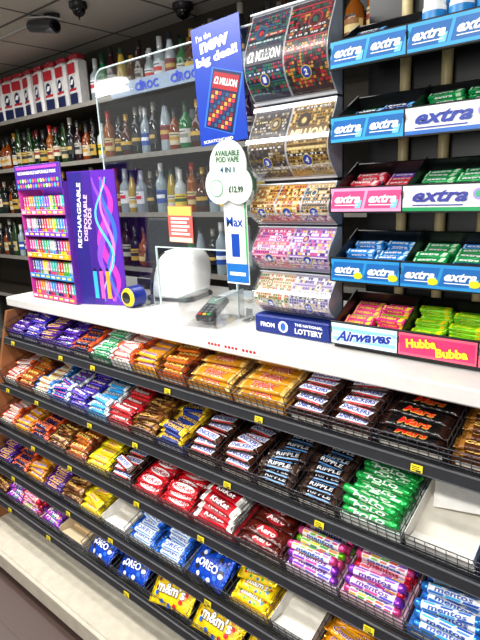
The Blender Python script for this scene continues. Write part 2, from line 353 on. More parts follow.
RR('polo','#0f9a40',['#0c7a34','#c8f0c8','#0c7a34','#c8f0c8'],'#28b050','POLO','#ffffff','bright green foil roll of mints','mint_roll','mints',.0105)
RR('mfruit','#eef2ea',['#e24a8c','#f0b020','#7ac030','#e8503a','#8a4ac8'],'#e24a8c','mentos','#1b4fb0','pink and rainbow roll of chewy sweets','sweet_roll','sweets')
RR('mgreen','#e8f2d8',['#6ab82a','#f0d020','#3a9a3a','#e8803a'],'#6ab82a','mentos','#1a6a2a','green and yellow roll of chewy sweets','sweet_roll','sweets')
RR('mpurple','#ecdcf4',['#8a3ac0','#e24aa0','#5a5ad8'],'#8a3ac0','mentos','#5a1a90','purple roll of chewy sweets','sweet_roll','sweets')
RR('mrain','#f6d0e0',['#d8324a','#f08ab0','#c02a8a','#e8a030'],'#d8203a','mentos','#c2204a','red and pink roll of chewy sweets','sweet_roll','sweets')
RR('mmint','#e8f2fa',['#2a78d0','#38b0e8','#1a5ab8'],'#2a78d0','mentos','#174aa8','blue and white roll of chewy mints','sweet_roll','sweets')
CARTON.update(polo='#e8f0e8',mfruit='#f0d8e8',mrain='#f0c0d0',mmint='#2a78d0')
MIX={'mfruit':['mfruit','mgreen','mfruit','mpurple'],'mrain':['mrain','mrain','mfruit','mpurple'],'mmint':['mmint'],'polo':['polo']}
GL='sealed pack of chewing gum in '; GW,GH=.0185,.0105
def G(k,base,txt,tc,acc,lab): reg(k,gum(.078,GW,GH,base,txt,tc,acc),.078,GW,GH,GL+lab,'gum_pack','chewing gum')
G('gblue','#1878c8','extra','#ffffff','#bfe4fa','blue'); G('ggreen','#0d9048','extra','#ffffff','#c8f0c8','green')
G('gnavy','#122a66','extra','#ffffff','#5ab0e8','dark blue'); G('gred','#d0243a','extra','#ffffff','#f8d0d8','red')
G('gpurple','#6a3fb0','extra','#ffffff','#e0d0f4','purple'); G('gwhite','#e6eef0','extra','#1a8a70','#38b8a0','white and green')
G('gpink','#e8387c','HUBBA','#ffe23a','#ffe23a','bright pink'); G('glime','#7cc41c','Juicy','#f8f03a','#f4d81a','lime and yellow')
G('gblack','#14181e','extra','#9adcf0','#3aa0c8','black')
def put(k,M,grp):
    me,L,W,H,lab,nm,cat=KD[k]; o=obj(nm,me,M); top(o,lab,cat,grp); return o
def tray(x0,x1,d,M,col,grp,h=.03):
    b=MB(); t=.0015; m=mat(col,.7); mi=mat('#dcd6c8' if col=='#f2efe8' else '#c9a878',.8)
    b.box(x0,x1,.012,d,0.0002,t,mi,M); b.box(x0,x0+t,.012,d,t,h*1.4,m,M); b.box(x1-t,x1,.012,d,t,h*1.4,m,M)
    b.box(x0+t,x1-t,.012,.012+t,t,h*.7,m,M); b.box(x0+t,x1-t,d-t,d,t,h*1.8,mi,M)
    b.add([(x0+.004,.014,h*.7),(x1-.004,.014,h*.7),(x1-.01,.05,h*.2),(x0+.006,.05,h*.2)],[(0,1,2,3)],m,M)
    b.add([(x0+.004,d-.002,h*1.7),(x1-.004,d-.002,h*1.7),(x1-.004,d-.06,h*.9),(x0+.02,d-.075,h*.5)],[(0,1,2,3)],m,M)
    org=M@Vector(((x0+x1)/2,.012,0)); thing('cardboard_tray',b,tuple(org),'open sold-out cardboard display tray on the rack','tray',grp)
RN=['top','second','third','fourth','fifth']
CH=.020
def carton(x0,x1,M,col,i):
    m=mat(col,.5); b=MB(); org=M@Vector(((x0+x1)/2,.01,0))
    b.box(x0,x1,.009,.222,.0003,CH,m,M); b.box(x0,x1,.009,.0105,CH,CH+.008,m,M)
    b.patch(x0+.01,x1-.01,CH*.25,CH*.8,ink('#f0e8d8'),M=M@T(0,.0088,0)@RX(90))
    thing('display_carton',b,tuple(org),'shallow printed cardboard display carton under the bars','carton','display cartons on the '+RN[i]+' rack shelf')
def fillbin(i,x0,w,k,off=False):
    M=rowM(i); grp='packets in the wire bins on the '+RN[i]+' rack shelf'
    o=obj('wire_divider',divme,None,DIV[i]); o.matrix_local=T(*[-c for c in ro_])@M@T(x0,0,0)
    if k=='empty':
        tray(x0+.008,x0+w-.008,.2,M,'#f2efe8' if i in(1,3) else '#d8c4a0','cardboard display trays'); return
    me,L,W,H=KD[k][:4]; xc=x0+w/2
    if W>.09:
        for q in range(5):
            put(k,M@T(xc+random.uniform(-.014,.014),.048+q*.044,.046+.003*q)@RZ(random.uniform(-10,10))@RX(24+random.uniform(-4,4))@RY(random.uniform(-5,5)),grp)
        return
    carton(x0+.004,x0+w-.004,M,CARTON[k],i)
    if KD[k][5] in('mint_roll','sweet_roll'):
        n=9; ks=MIX[k]
        for lay in range(2):
            for q in range(n-lay):
                put(random.choice(ks),M@T(xc+random.uniform(-.003,.003),.022+W*(q+.5*lay),CH+W/2+.001+lay*W*.88)@RX(random.uniform(-60,60))@RZ(random.uniform(-2,2)),grp)
        for r in range(3): put(random.choice(ks),M@T(xc+random.uniform(-.004,.004),.022+W*(1+r*2.2+random.uniform(-.4,.4)),CH+W*2.3)@RX(random.uniform(-60,60))@RZ(random.uniform(-9,9)),grp)
        return
    p=W*1.0; n=int(.212/p); y0=.013+p/2
    for q in range(n):
        put(k,M@T(xc+random.uniform(-.003,.003),y0+q*p,CH+H/2+.0005)@RZ(random.uniform(-1.5,1.5)),grp)
    if off: return
    big=k in('twix','mars')
    ja=3 if big else 6
    for q in range(0,n-1):
        put(k,M@T(xc+random.uniform(-.005,.005),y0+(q+.45)*p+random.uniform(-.001,.001),CH+H*1.5+.001)@RZ(random.uniform(-ja,ja))@RX(random.uniform(-5,5)),grp)
    slots=list(range(n-1)); random.shuffle(slots)
    for r in slots[:1 if big else random.choice([2,3])]:
        put(k,M@T(xc+random.uniform(-.006,.006),y0+(r+random.uniform(.6,1.0))*p,CH+H*2.5+.004)@RZ(random.uniform(-14,14))@RX(random.uniform(-12,12)),grp)
BINS=[
 [('dairy',.125),('wispa',.125),('twirl',.12),('dairy',.12),('boost',.12),('mint',.12),('kinder',.12),('crunchie',.125),('lion',.13),('twix',.185),('twix',.185),('snick',.12),('snick',.12),('mars',.17),('galaxy',.13),('dairy',.13),('wispa',.13)],
 [('kinder',.12),('lion',.12),('milky',.13),('milkyway',.13),('wispa',.12),('bounty',.125),('maltesers',.125),('galaxy',.125),('yorkie',.135),('snick',.135),('snick',.13),('ripple',.13),('ripple',.13),('polo',.155),('empty',.16),('mmint',.16),('mmint',.13)],
 [('kinder',.13),('crunchie',.13),('boost',.13),('galaxy',.13),('lion',.13),('yellowbar',.135),('snick',.13),('kitkat',.135),('kitkat',.135),('chunky',.175),('aero',.165),('mfruit',.155),('mrain',.165),('mmint',.165),('mmint',.16)],
 [('twirl',.13),('boost',.13),('crunchie',.13),('twirl',.13),('galaxy',.12),('yellowbar',.13),('empty',.15),('oreobar',.13),('oreobar',.13),('oreobag',.18),('mmsmall',.14),('empty',.14),('crunchie',.14),('lion',.13)],
 [('galaxy',.13),('skit',.13),('mrain',.15),('skit',.13),('empty',.17),('oreobag',.17),('oreobag',.17),('mmbag',.19),('mmbag',.19),('mmbag',.19)],
]
ytag=mat('#f2dc1e',.5); itag=ink('#2a2a2a')
b=MB(); b.box(-.013,.013,-.0015,0,-.008,.008,ytag,b=.0005)
for q in range(3): b.box(-.010,.006,-.0018,-.0015,.003-q*.004,.0045-q*.004,itag)
b.box(-.001,.010,-.0018,-.0015,-.0068,-.003,itag); ytme=b.mesh('price_tag')
for i,row in enumerate(BINS):
    x=XL+.004
    for j,(k,wd) in enumerate(row):
        fillbin(i,x,wd,k,x>-.2)
        if (j*2+i)%5<2:
            y,z=ROWS[i]; o=obj('price_tag',ytme,T(x+wd*random.uniform(.3,.7),y-.0098,CZ+z-.001)@RX(-10)); top(o,'small yellow price ticket clipped to the shelf edge','price tag','yellow price tickets')
        x+=wd
# ---------- gum rack
GY=1.15; GX0=-.665; GX1=-.12; gtz=[.305,.143,-.017,-.187,-.352]
go=(-.4,GY+.1,CZ-.424)
gr=empty('gum_display_rack',go,'tall black tiered counter rack full of chewing gum','display rack')
gb=mat('#0f1012',.35)
b=MB(); b.box(GX0,GX1,GY+.19,GY+.2,CZ-.424,CZ+.5,gb); part('back_panel',b,gr,go)
for xx in (-.56,-.46,-.36,-.27,-.2):
    b=MB(); b.cyl((xx,GY+.175,CZ-.42),(xx,GY+.175,CZ+.5),.013,.013,mat('#d0be8a',.35),12); part('post',b,gr,go,'cream tubular post')
b=MB(); b.box(GX0,GX1,GY+.01,GY+.19,CZ-.424,CZ-.416,gb,b=.002); part('base_plate',b,gr,go)
EX=('extra','#ffffff')
GLAB=[[('#3aa6dc',)+EX+(2,)]*3,
 [('#38a4d4',)+EX+(2,),('#e8eaea','extra','#2a3fa0',1),('#e8eaea','extra','#2a3fa0',1)],
 [('#f0a0c4',)+EX+(2,),('#e8eaea','extra','#3a3f9a',1),('#e8eaea','extra','#1a9a60',1)],
 [('#2a90d0',)+EX+(2,)]*3,
 [('#cfe8f4','Airwaves','#1c4aa0',1),('#f0607c','Hubba Bubba','#ffffff',1),('#f0607c','Hubba Bubba','#ffffff',1)]]
GFILL=[['gnavy','gwhite','gblue'],['gnavy','ggreen','ggreen'],['gred','ggreen','gpurple'],['gblue','ggreen','gwhite'],['gpink','glime','ggreen']]
GMIX=[['gblue','gwhite'],['gblack','ggreen'],['gnavy','gpurple'],['gblue','gnavy'],['gpink','glime']]
def logo(b,cx,cy,w,h,col,Mz):
    b.text('extra',cx,cy,w,h,ink(col),M=Mz,z=.0028,off=.035,shear=.4)
    b.patch(cx-w*.5,cx+w*.42,cy-h*.8,cy-h*.70,ink(col),M=Mz,z=.0026,sk=.3)
bw=(GX1-GX0)/3
for t,z in enumerate(gtz):
    Z=CZ+z; M=T(0,GY+.008,Z-.056)@RX(28)
    b=MB(); b.box(GX0,GX1,0,.165,-.004,0,gb,M)
    for xx in (GX0,GX0+bw,GX0+2*bw,GX1-.004): b.box(xx,xx+.003,0,.165,0,.045,gb,M)
    b.box(GX0,GX1,.16,.165,0,.04,gb,M)
    tr=part('tray',b,gr,go)
    inv=T(*[-c for c in go])
    b=MB(); b.box(GX0-.004,GX1,GY-.004,GY+.004,Z-.060,Z+.002,gb,b=.002); part('label_holder',b,tr,(0,0,0)).matrix_local=inv
    for c in range(3):
        base,txt,tc,n=GLAB[t][c]; x0=GX0+c*bw+.002; x1=GX0+(c+1)*bw-.002; cx=(x0+x1)/2; ww=x1-x0
        b=MB(); Mz=T(cx,GY-.0045,Z-.03)@RX(90)
        b.box(-ww/2,ww/2,-.026,.028,0,.0015,ink(base),Mz)
        for q in range(n):
            ox=(-ww/4+q*ww/2) if n==2 else 0
            if txt=='extra':
                if n==1:
                    b.patch(-ww*.5,ww*.5,-.026,-.018,ink(['#1c9a5c','#7a4fb8','#2a6cc0'][(t+c)%3]),M=Mz,z=.0018)
                    b.disc(ww*.40,.008,.012,.012,ink('#a890e0'),M=Mz,z=.0018); b.disc(ww*.40,.008,.007,.007,ink('#40b080'),M=Mz,z=.0022)
                    logo(b,-.008,.006,ww*.66,.026,tc,Mz)
                else:
                    b.patch(ox-ww*.23,ox+ww*.23,-.019,.021,ink('#1566b0' if base!='#f0a0c4' else '#d84a86'),M=Mz,z=.0018,sk=.25)
                    b.patch(ox+ww*.12,ox+ww*.2,-.018,.0,ink('#7ad0f0'),M=Mz,z=.0020,sk=.25)
                    logo(b,ox,.003,ww*.38,.019,tc,Mz)
                if t==3: b.disc(ox+ww*.17,-.010,.012,.008,ink('#f4e020'),M=Mz,z=.0032)
            elif c==0:
                for u,(cc,yo) in enumerate((('#8cc8ec',-.012),('#b8e0f4',.0),('#8cc8ec',.014))): b.patch(-ww*.48,ww*.48,yo-.005,yo+.004,ink(cc),M=Mz,z=.0018)
                b.text(txt,0,.001,ww*.88,.03,ink('#ffffff'),M=Mz,z=.0022,off=.07,shear=.45,rot=5); b.text(txt,0,.001,ww*.86,.028,ink('#1238a0'),M=Mz,z=.0028,off=.03,shear=.45,rot=5)
            else:
                b.patch(-ww*.48,ww*.48,-.02,.022,ink('#e8346c'),M=Mz,z=.0018)
                for wd_,xo,yo in (('Hubba',-.035,.007),('Bubba',.035,-.006)):
                    b.text(wd_,xo,yo,ww*.42,.025,ink('#b81030'),M=Mz,z=.0022,off=.08,rot=6); b.text(wd_,xo,yo,ww*.40,.022,ink('#ffe838'),M=Mz,z=.0028,off=.05,rot=6)
        part('shelf_label',b,tr,(0,0,0)).matrix_local=inv
    for c in range(3):
        k0=GFILL[t][c]
        if t==0 and c==1: continue
        for col in range(2):
            if c==2 and col==1: continue
            xc=GX0+c*bw+.048+col*.086
            for q in range(8):
                k=k0 if random.random()<.75 else GMIX[t][random.randrange(2)]
                if t==1 and random.random()<.2: continue
                put(k,M@T(xc+random.uniform(-.001,.001),.016+q*.0188,GH/2+.0005)@RZ(random.uniform(-.5,.5)),'chewing gum packs in the tiered rack')
                if q<7 and c<2:
                    for lv in (1,2):
                        if random.random()<.75-.15*lv: put(k if lv==1 else k0,M@T(xc+random.uniform(-.002,.002),.022+q*.0188+random.uniform(-.002,.002),GH*(lv+.5)+.0006*lv)@RZ(random.uniform(-4,4)),'chewing gum packs in the tiered rack')
                        else: break
b=MB(); b.lathe([(.02,0),(.024,.004),(.024,.05),(.02,.056)],mat('#f2f4f4',.25),16); b.lathe([(.022,.054),(.022,.074),(.018,.077),(.001,.077)],mat('#eef4f8',.3),16); b.lathe([(.0246,.01),(.0246,.042)],ink('#1f86cf'),12,a0=180,a1=360,cap=False); gbm=b.mesh('gum_bottle')
for q in range(3):
    for r in range(2):
        o=obj('gum_bottle',gbm,T(GX0+bw+.035+q*.055,GY+.05+r*.06,CZ+.305-.056+.026+.045*r*.7+.012)); top(o,'white plastic gum bottle with blue label on the rack tier','gum bottle','gum bottles in the tiered rack')
# ---------- scratchcard dispenser
LX0,LX1,LY=-.93,-.68,1.20
lo_=((LX0+LX1)/2,LY+.08,CZ-.424)
ld=empty('scratchcard_dispenser',lo_,'lottery scratchcard dispenser with five curved clear tiers','dispenser')
b=MB(); b.box(LX0+.004,LX1-.014,LY+.02,LY+.07,CZ-.424,CZ+.43,mat('#3a3f4c',.3),b=.006); part('body',b,ld,lo_)
b=MB(); b.box(LX0-.01,LX1+.0,LY-.03,LY+.02,CZ-.424,CZ-.37,mat('#0c2678',.3),b=.006)
Mz=T((LX0+LX1)/2,LY-.0305,CZ-.397)@RX(90)
b.text('FROM',-.085,0,.05,.014,ink('#ffffff'),M=Mz,z=.0006,off=.03); b.text('THE NATIONAL',.055,.012,.09,.008,ink('#ffffff'),M=Mz,z=.0006,off=.03); b.text('LOTTERY',.055,-.006,.09,.016,ink('#ffffff'),M=Mz,z=.0006,off=.03)
b.disc(-.03,0,.017,.017,ink('#e8e8f4'),M=Mz,z=.0004); b.disc(-.03,0,.009,.012,ink('#2a60c8'),M=Mz,z=.0008)
part('base_strip',b,ld,lo_,'blue base strip with white lettering')
tiers=[(.43,.205),(.199,.008),(.0,-.11),(-.116,-.238),(-.244,-.366)]
acr=clear('clear_acrylic',(.95,.975,.985,1),.45,.06); acr2=clear('clear_cover',(.98,.98,.98,1),.6,.08)
TK=[[('#10183e','£2 MILLION',['#1c6a6a','#184a78','#b82a3a','#2a7a5a','#0e1430']),('#2a1020','',['#b82030','#5a1420','#1a5a4a','#c89030','#14101c'])],
    [('#3a3a48','',['#2f2620','#8a7038','#b8b0a0','#5a4a3a','#1c1a20']),('#a8843a','MILLION',['#3a2a14','#1c1c22','#d8c080','#6a4a1a'])],
    [('#d8a850','',['#8a4a14','#b87820','#f0e0a0','#5a2a10']),('#c8862a','',['#5a2a12','#e8c060','#a82a1a','#f4e8c0']),('#c8a070','',['#4a3018','#e8d8b0','#1a5a7a'])],
    [('#e070a8','',['#f4d0e0','#6a2a8a','#b82a6a','#fff0f8']),('#a070c8','',['#f0e4f4','#4a1a7a','#e8c060','#d84a8a'])],
    [('#e0d0b8','',['#a8844a','#5a7a3a','#d05a3a','#f4efe4']),('#b8b0d0','',['#7a6098','#e0c080','#3a4a7a','#f4f4f8'])]]
num=1
for ti,(zt,zb) in enumerate(tiers):
    h=zt-zb
    def fn(x,s,z,zt=zt,h=h):
        s2=min(1.,max(0.,s)); bul=.05*math.sin(math.pi*min(1,s2**1.35*.98+.02)) ; return (x,LY+.009-bul-z,CZ+zt-h*s2)
    b=MB(); b.patch(LX0,LX1,1.,0.,mat('#b8bcc4',.25),fn,nx=1,ny=16,z=0)
    for xx in (LX0,LX1):
        pr=[fn(xx,j/12,0) for j in range(13)]; vs=pr+[(xx,LY+.03,CZ+zt-h*j/12) for j in range(13)]
        b.add(vs,[(j,j+1,14+j,13+j) for j in range(12)],mat('#9aa4b4',.2))
    te=part('ticket_tier',b,ld,lo_)
    b=MB(); b.patch(LX0-.003,LX1+.003,1.,0.,acr2,fn,nx=1,ny=16,z=.007)
    b.patch(LX0-.003,LX1+.003,1.,.975,mat('#e4e8f0',.1),fn,z=.0075); b.patch(LX0-.003,LX1+.003,.02,.0,mat('#e4e8f0',.1),fn,z=.0075)
    part('acrylic_cover',b,te,(0,0,0)).matrix_local=T(*[-c for c in lo_])
    n=len(TK[ti]); wd=(LX1-LX0)/n
    for c,(bg,tx,cs) in enumerate(TK[ti]):
        x0=LX0+c*wd+.002; x1=LX0+(c+1)*wd-.002; W_=x1-x0
        b=MB(); b.patch(x0,x1,.965,.035,ink('#c8c8cc'),fn,nx=1,ny=14,z=.0004); b.patch(x0+.001,x1-.001,.955,.04,ink(bg),fn,nx=2,ny=14,z=.001)
        fl=lambda x,y,z,fn=fn: fn(x,-y,z)
        gx=max(9,int(W_/.0075)); gy=max(8,int(h/.0088)); s_0=.07; hs=(.9-s_0)/gy
        for d in range(gy):
            rc=random.random(); ss=s_0+hs*(d+.5)
            if rc<.25:
                b.patch(x0+.003,x1-.003,ss+hs*.42,ss-hs*.42,ink(random.choice(cs)),fn,z=.0014)
                b.text(random.choice(['5 10 2 20 7','£5 £10 £20','3 14 8 21 6','£100 £50 £2']),(x0+x1)/2,-ss,W_*.82,hs*.6,ink(random.choice(['#ffffff','#f4e8b0','#181818'])),fl,z=.002,off=.02); continue
            if rc<.34: b.patch(x0+.003,x1-.003,ss+hs*.3,ss-hs*.1,ink(cs[0]),fn,z=.0014); continue
            for a in range(gx):
                cxx=x0+W_*(a+.5)/gx; cc=ink(random.choice(cs))
                if rc<.6: b.disc(cxx,ss,W_/gx*.42,hs*.42,cc,fn,z=.0016,n=8)
                elif rc<.85: b.patch(cxx-W_/gx*.45,cxx+W_/gx*.45,ss+hs*.4,ss-hs*.4,cc,fn,z=.0016,ny=1)
                else: b.patch(cxx-W_/gx*.25,cxx+W_/gx*.4,ss+hs*.25,ss-hs*.35,cc,fn,z=.0016)
        k_=.7 if ti<2 else .38
        for j2,(rr,cc) in enumerate(((.028,cs[0]),(.024,cs[1]),(.015,cs[-1]),(.010,cs[2]))):
            b.disc(x0+W_*(.35+.3*((ti+c)%2)),.25,rr*k_,rr*k_/h,ink(cc),fn,z=.002+j2*.0002,n=18)
        if tx:
            sy=.5 if ti==0 else .42
            b.patch(x0+.002,x1-.002,sy+.09,sy-.09,ink(cs[-1]),fn,z=.0029,ny=3)
            b.text(tx,(x0+x1)/2+.002,-sy,W_*.86,.12,ink('#ffffff' if ti==0 else '#ffe9a0'),fl,z=.0034,off=.03,shear=.12)
        sb=.70 if ti>1 else .76; rb=.013
        b.disc((x0+x1)/2,sb,rb+.002,(rb+.002)/h,ink('#e8d040'),fn,z=.0036); b.disc((x0+x1)/2,sb,rb,rb/h,ink('#1c3fae'),fn,z=.0040); b.text(str(num),(x0+x1)/2,-sb,.010,.013/h,ink('#ffffff'),fl,z=.0046,off=.04); num+=1
        thing('scratch_card',b,((x0+x1)/2,LY,CZ+zb),'printed scratchcard in '+['dark blue and red','grey and gold','gold and orange','pink and purple','pale gold and lilac'][ti]+' behind clear cover','scratchcard','scratchcards in the dispenser tiers')
# ---------- barrier
BY=1.262
eo=(-1.33,BY,CZ-.424)
e=empty('counter_screen',eo,'clear acrylic protective screen standing on the counter','protective screen')
edge=mat('#e0f0f0',.12,alpha=.8)
zb,zt=CZ-.424,CZ+.43
def sheet(b,x0,x1,z0,z1,mt,rl=0.,rr=0.):
    pts=[(x0,z0),(x1,z0)]
    for cx,cz,r,a0 in ((x1-rr,z1-rr,rr,0),(x0+rl,z1-rl,rl,90)):
        if r==0: pts.append((cx,cz)); continue
        for q in range(7): a=math.radians(a0+90*q/6); pts.append((cx+r*math.cos(a),cz+r*math.sin(a)))
    n=len(pts); vs=[(x,BY,z) for x,z in pts]+[(x,BY+.005,z) for x,z in pts]
    b.add(vs,[tuple(range(n)),tuple(range(2*n-1,n-1,-1))],mt); return pts
b=MB(); P1=sheet(b,-1.72,-1.46,zb,zt,acr,.05); b.box(-1.46,-1.08,BY,BY+.005,CZ-.2,zt,acr); sheet(b,-1.08,-.94,zb,zt,acr,0,.0); part('screen_panel',b,e,eo)
b=MB()
for q in range(3,len(P1)-1): b.cyl((P1[q][0],BY+.0025,P1[q][1]),(P1[q+1][0],BY+.0025,P1[q+1][1]),.003,.003,edge,6)
b.cyl((-1.72,BY+.0025,zb),(-1.72,BY+.0025,zt-.05),.003,.003,edge,6); b.cyl((-1.67,BY+.0025,zt),(-.94,BY+.0025,zt),.003,.003,edge,6)
b.box(-1.46,-1.08,BY-.001,BY+.006,CZ-.204,CZ-.2,edge); b.box(-1.462,-1.458,BY-.001,BY+.006,zb,CZ-.2,edge); b.box(-1.082,-1.078,BY-.001,BY+.006,zb,CZ-.2,edge); part('panel_edge',b,e,eo)
for xx in (-1.66,-1.5,-1.03):
    b=MB(); b.box(xx-.012,xx+.012,BY-.03,BY+.035,zb,zb+.006,mat('#c0c4c8',.2,.9),b=.002); b.box(xx-.012,xx+.012,BY-.006,BY-.001,zb+.006,zb+.04,mat('#c0c4c8',.2,.9),b=.001); part('bracket',b,e,eo,'chrome screen bracket')
def slab(name,w,h,M,build,label,cat,group=None,base='#ffffff',th=.003):
    b=MB(); b.box(-w/2,w/2,-h/2,h/2,-th,0,ink(base),b=.0008); build(b)
    o=obj(name,b.mesh(name),M); top(o,label,cat,group); return o
W_=ink('#ffffff')
def p1(b):
    b.text("I'm the",-.045,.137,.06,.018,W_,z=.001,off=.02,rot=4); b.text('new',-.005,.110,.115,.03,W_,z=.001,off=.05,rot=4); b.text('big deal!',0,.072,.165,.034,W_,z=.001,off=.05,rot=4)
    M=T(.012,-.050,.001)@RZ(-18)
    b.patch(-.062,.062,-.085,.085,ink('#2a6ad8'),M=M,z=-.0003); b.patch(-.055,.055,-.082,.082,ink('#0c1c48'),M=M); b.patch(-.05,.05,.03,.074,ink('#a01c28'),M=M,z=.0006); b.text('£2 MILLION',0,.052,.09,.02,W_,M=M,z=.0012,off=.03)
    for a in range(7):
        for d in range(8): b.patch(-.048+a*.0138,-.037+a*.0138,-.076+d*.0128,-.066+d*.0128,ink(['#c83040','#1a5a7a','#d8a040','#2a3060','#8a1c28'][(a*3+d*2)%5]),M=M,z=.0006)
    b.text('SCRATCHCARD',-.02,-.157,.12,.009,W_,z=.001,off=.02)
slab('poster',.19,.335,T(-1.10,BY-.014,CZ+.294)@RX(90)@RZ(2.5),p1,'blue poster with white lettering and a scratchcard picture on the screen','poster',base='#0e3aa8')
b=MB(); cds=((0,.022,.064),(-.032,-.03,.05),(.034,-.03,.048)); prf=[]
for q in range(48):
    a=2*math.pi*q/48; dx,dy=math.cos(a),math.sin(a); best=0
    for cx,cy,r in cds:
        bq=dx*cx+dy*cy; dc=bq*bq-(cx*cx+cy*cy-r*r)
        if dc>0: best=max(best,bq+math.sqrt(dc))
    prf.append((dx*best,dy*best))
bd=ink('#dfe6dc'); n=48
b.add([(0,0,0)]+[(x,y,0) for x,y in prf],[(0,1+i,1+(i+1)%n) for i in range(n)],bd)
b.add([(x,y,-.003) for x,y in prf]+[(x,y,0) for x,y in prf],[(i,(i+1)%n,n+(i+1)%n,n+i) for i in range(n)]+[tuple(range(n-1,-1,-1))],bd)
b.disc(0,.027,.055,.052,ink('#c4dcc4'),z=.0006,n=24); b.disc(-.04,-.038,.024,.024,ink('#7aa88c'),z=.0010,n=20); b.disc(-.04,-.038,.020,.020,ink('#f4f8f4'),z=.0014,n=20)
b.text('AVAILABLE\nPOD VAPE',0,.044,.085,.03,ink('#2a4a38'),z=.0016,off=.02); b.text('4 IN 1',.0,.010,.05,.014,ink('#2a4a7a'),z=.0016,off=.03); b.text('£12.99',.028,-.04,.05,.017,ink('#2a4a38'),z=.0016,off=.03)
o=obj('badge_sign',b.mesh('badge_sign'),T(-.985,1.135,CZ+.033)@RX(90)@RZ(-2)@Matrix.Scale(1.05,4)); top(o,'pale green rounded badge sign beside the scratchcard dispenser','sign')
def p3(b):
    b.patch(-.041,.041,-.14,-.085,ink('#1f6fc0'),z=.0006); b.patch(.034,.041,-.085,.14,ink('#48a868'),z=.0006); b.patch(-.03,.03,-.12,-.11,W_,z=.001)
    b.text('Max',-.003,.035,.062,.028,ink('#1546a8'),z=.001,off=.02); b.text('1',-.003,-.032,.03,.066,ink('#1546a8'),z=.001,off=.05)
slab('poster',.085,.29,T(-.975,1.147,CZ-.135)@RX(90),p3,'narrow white, blue and green vertical notice beside the dispenser','poster')
def p4(b):
    b.patch(-.055,.055,.03,.06,ink('#f0c860'),z=.0006); b.patch(-.055,.055,-.06,-.045,ink('#f4e4c0'),z=.0006)
    for q in range(5): b.patch(-.045,.045-.012*(q%2),-.036+q*.013,-.029+q*.013,ink('#f8f0e8'),z=.0008)
slab('notice',.12,.125,T(-1.32,BY-.003,CZ-.12)@RX(90)@RZ(-1),p4,'reddish printed notice with yellow top taped to the screen','notice',base='#c8605a',th=.001)
# ---------- things on the counter
zc=CZ-.424
PX=-1.52
o3=(PX,1.42,zc)
e=empty('label_printer',o3,'glossy white rounded receipt printer on the counter','printer')
b=MB(); wh=mat('#ffffff',.15,var=.01)
n=36; prof=[(.0,.93),(.010,1.),(.035,1.02),(.08,1.01),(.115,.97),(.142,.90),(.160,.79),(.172,.64),(.179,.44),(.182,.22),(.183,.01)]
Mp=T(PX,1.42,0)@RZ(14)
def pr_pt(t,z,s_,g=1.):
    c,d=math.cos(t),math.sin(t)
    return (math.copysign(abs(c)**.6,c)*.108*s_*g+z*.10,math.copysign(abs(d)**.6,d)*.095*s_*g+z*.12,zc+.012+z)
vs=[];fs=[]
for z,s_ in prof:
    for q in range(n): vs.append(pr_pt(2*math.pi*q/n,z,s_))
for j in range(len(prof)-1):
    for q in range(n): fs.append((j*n+q,j*n+(q+1)%n,(j+1)*n+(q+1)%n,(j+1)*n+q))
b.add(vs,fs,wh,Mp,True); part('printer_body',b,e,o3)
b=MB(); b.box(-.108,.108,-.095,.095,zc,zc+.014,mat('#505257',.4),Mp,b=.02); part('printer_base',b,e,o3,'dark grey base')
b=MB(); vs=[];fs=[]
pp=prof[1:8]; cols=[208,216,224,232,242]
for z,s_ in pp:
    for a in cols: vs.append(pr_pt(math.radians(a),z,s_,1.012))
for j in range(len(pp)-1):
    for q in range(4): fs.append((j*5+q,j*5+q+1,(j+1)*5+q+1,(j+1)*5+q))
b.add(vs,fs,mat('#24272c',.2),Mp,True); part('front_slot',b,e,o3,'dark front opening')
o4=(-1.62,1.215,zc)
e=empty('tape_gun',o4,'chunky blue and yellow tape dispenser lying on the counter','tape dispenser')
bl=mat('#1a2a86',.3); ye=mat('#f2d418',.35)
b=MB(); b.cyl((-1.545,1.18,zc+.04),(-1.545,1.235,zc+.04),.04,.04,bl,22); b.cyl((-1.545,1.172,zc+.04),(-1.545,1.18,zc+.04),.030,.036,ye,22); part('tape_roll',b,e,o4)
b=MB(); b.cyl((-1.545,1.169,zc+.04),(-1.545,1.173,zc+.04),.022,.022,mat('#20242c',.1),20); b.box(-1.65,-1.56,1.2,1.232,zc+.02,zc+.055,ye,b=.007); part('frame',b,e,o4,'yellow frame')
b=MB(); b.box(-1.74,-1.64,1.198,1.236,zc+.004,zc+.045,bl,b=.01); part('handle',b,e,o4,'dark blue handle')
o5=(-1.70,1.52,zc)
e=empty('till_screen',o5,'black till with monitor behind the screen','till')
b=MB(); b.box(-1.84,-1.66,1.46,1.62,zc,zc+.05,blk,b=.006); b.cyl((-1.72,1.56,zc+.03),(-1.72,1.58,zc+.12),.02,.016,blk,12); part('stand',b,e,o5)
b=MB(); b.box(-.13,.13,-.01,.012,-.10,.10,blk,T(-1.74,1.57,zc+.2)@RX(-12),b=.006); part('monitor',b,e,o5)
b=MB(); b.patch(-.118,.118,-.088,.088,mat('#20262e',.1),M=T(-1.74,1.57,zc+.2)@RX(-12)@T(0,-.0105,0)@RX(90)); part('display',b,e,o5)
b=MB()
for q in range(6): b.box(-.08,.08,-.055,.055,q*.003,q*.003+.0025,mat(['#f0eee8','#e8e0d0','#dfe8ee'][q%3],.6),T(-1.27,1.52,zc)@RZ(8*(q%3)-6))
thing('paper_stack',b,(-1.27,1.52,zc),'loose stack of papers and leaflets behind the screen','papers')
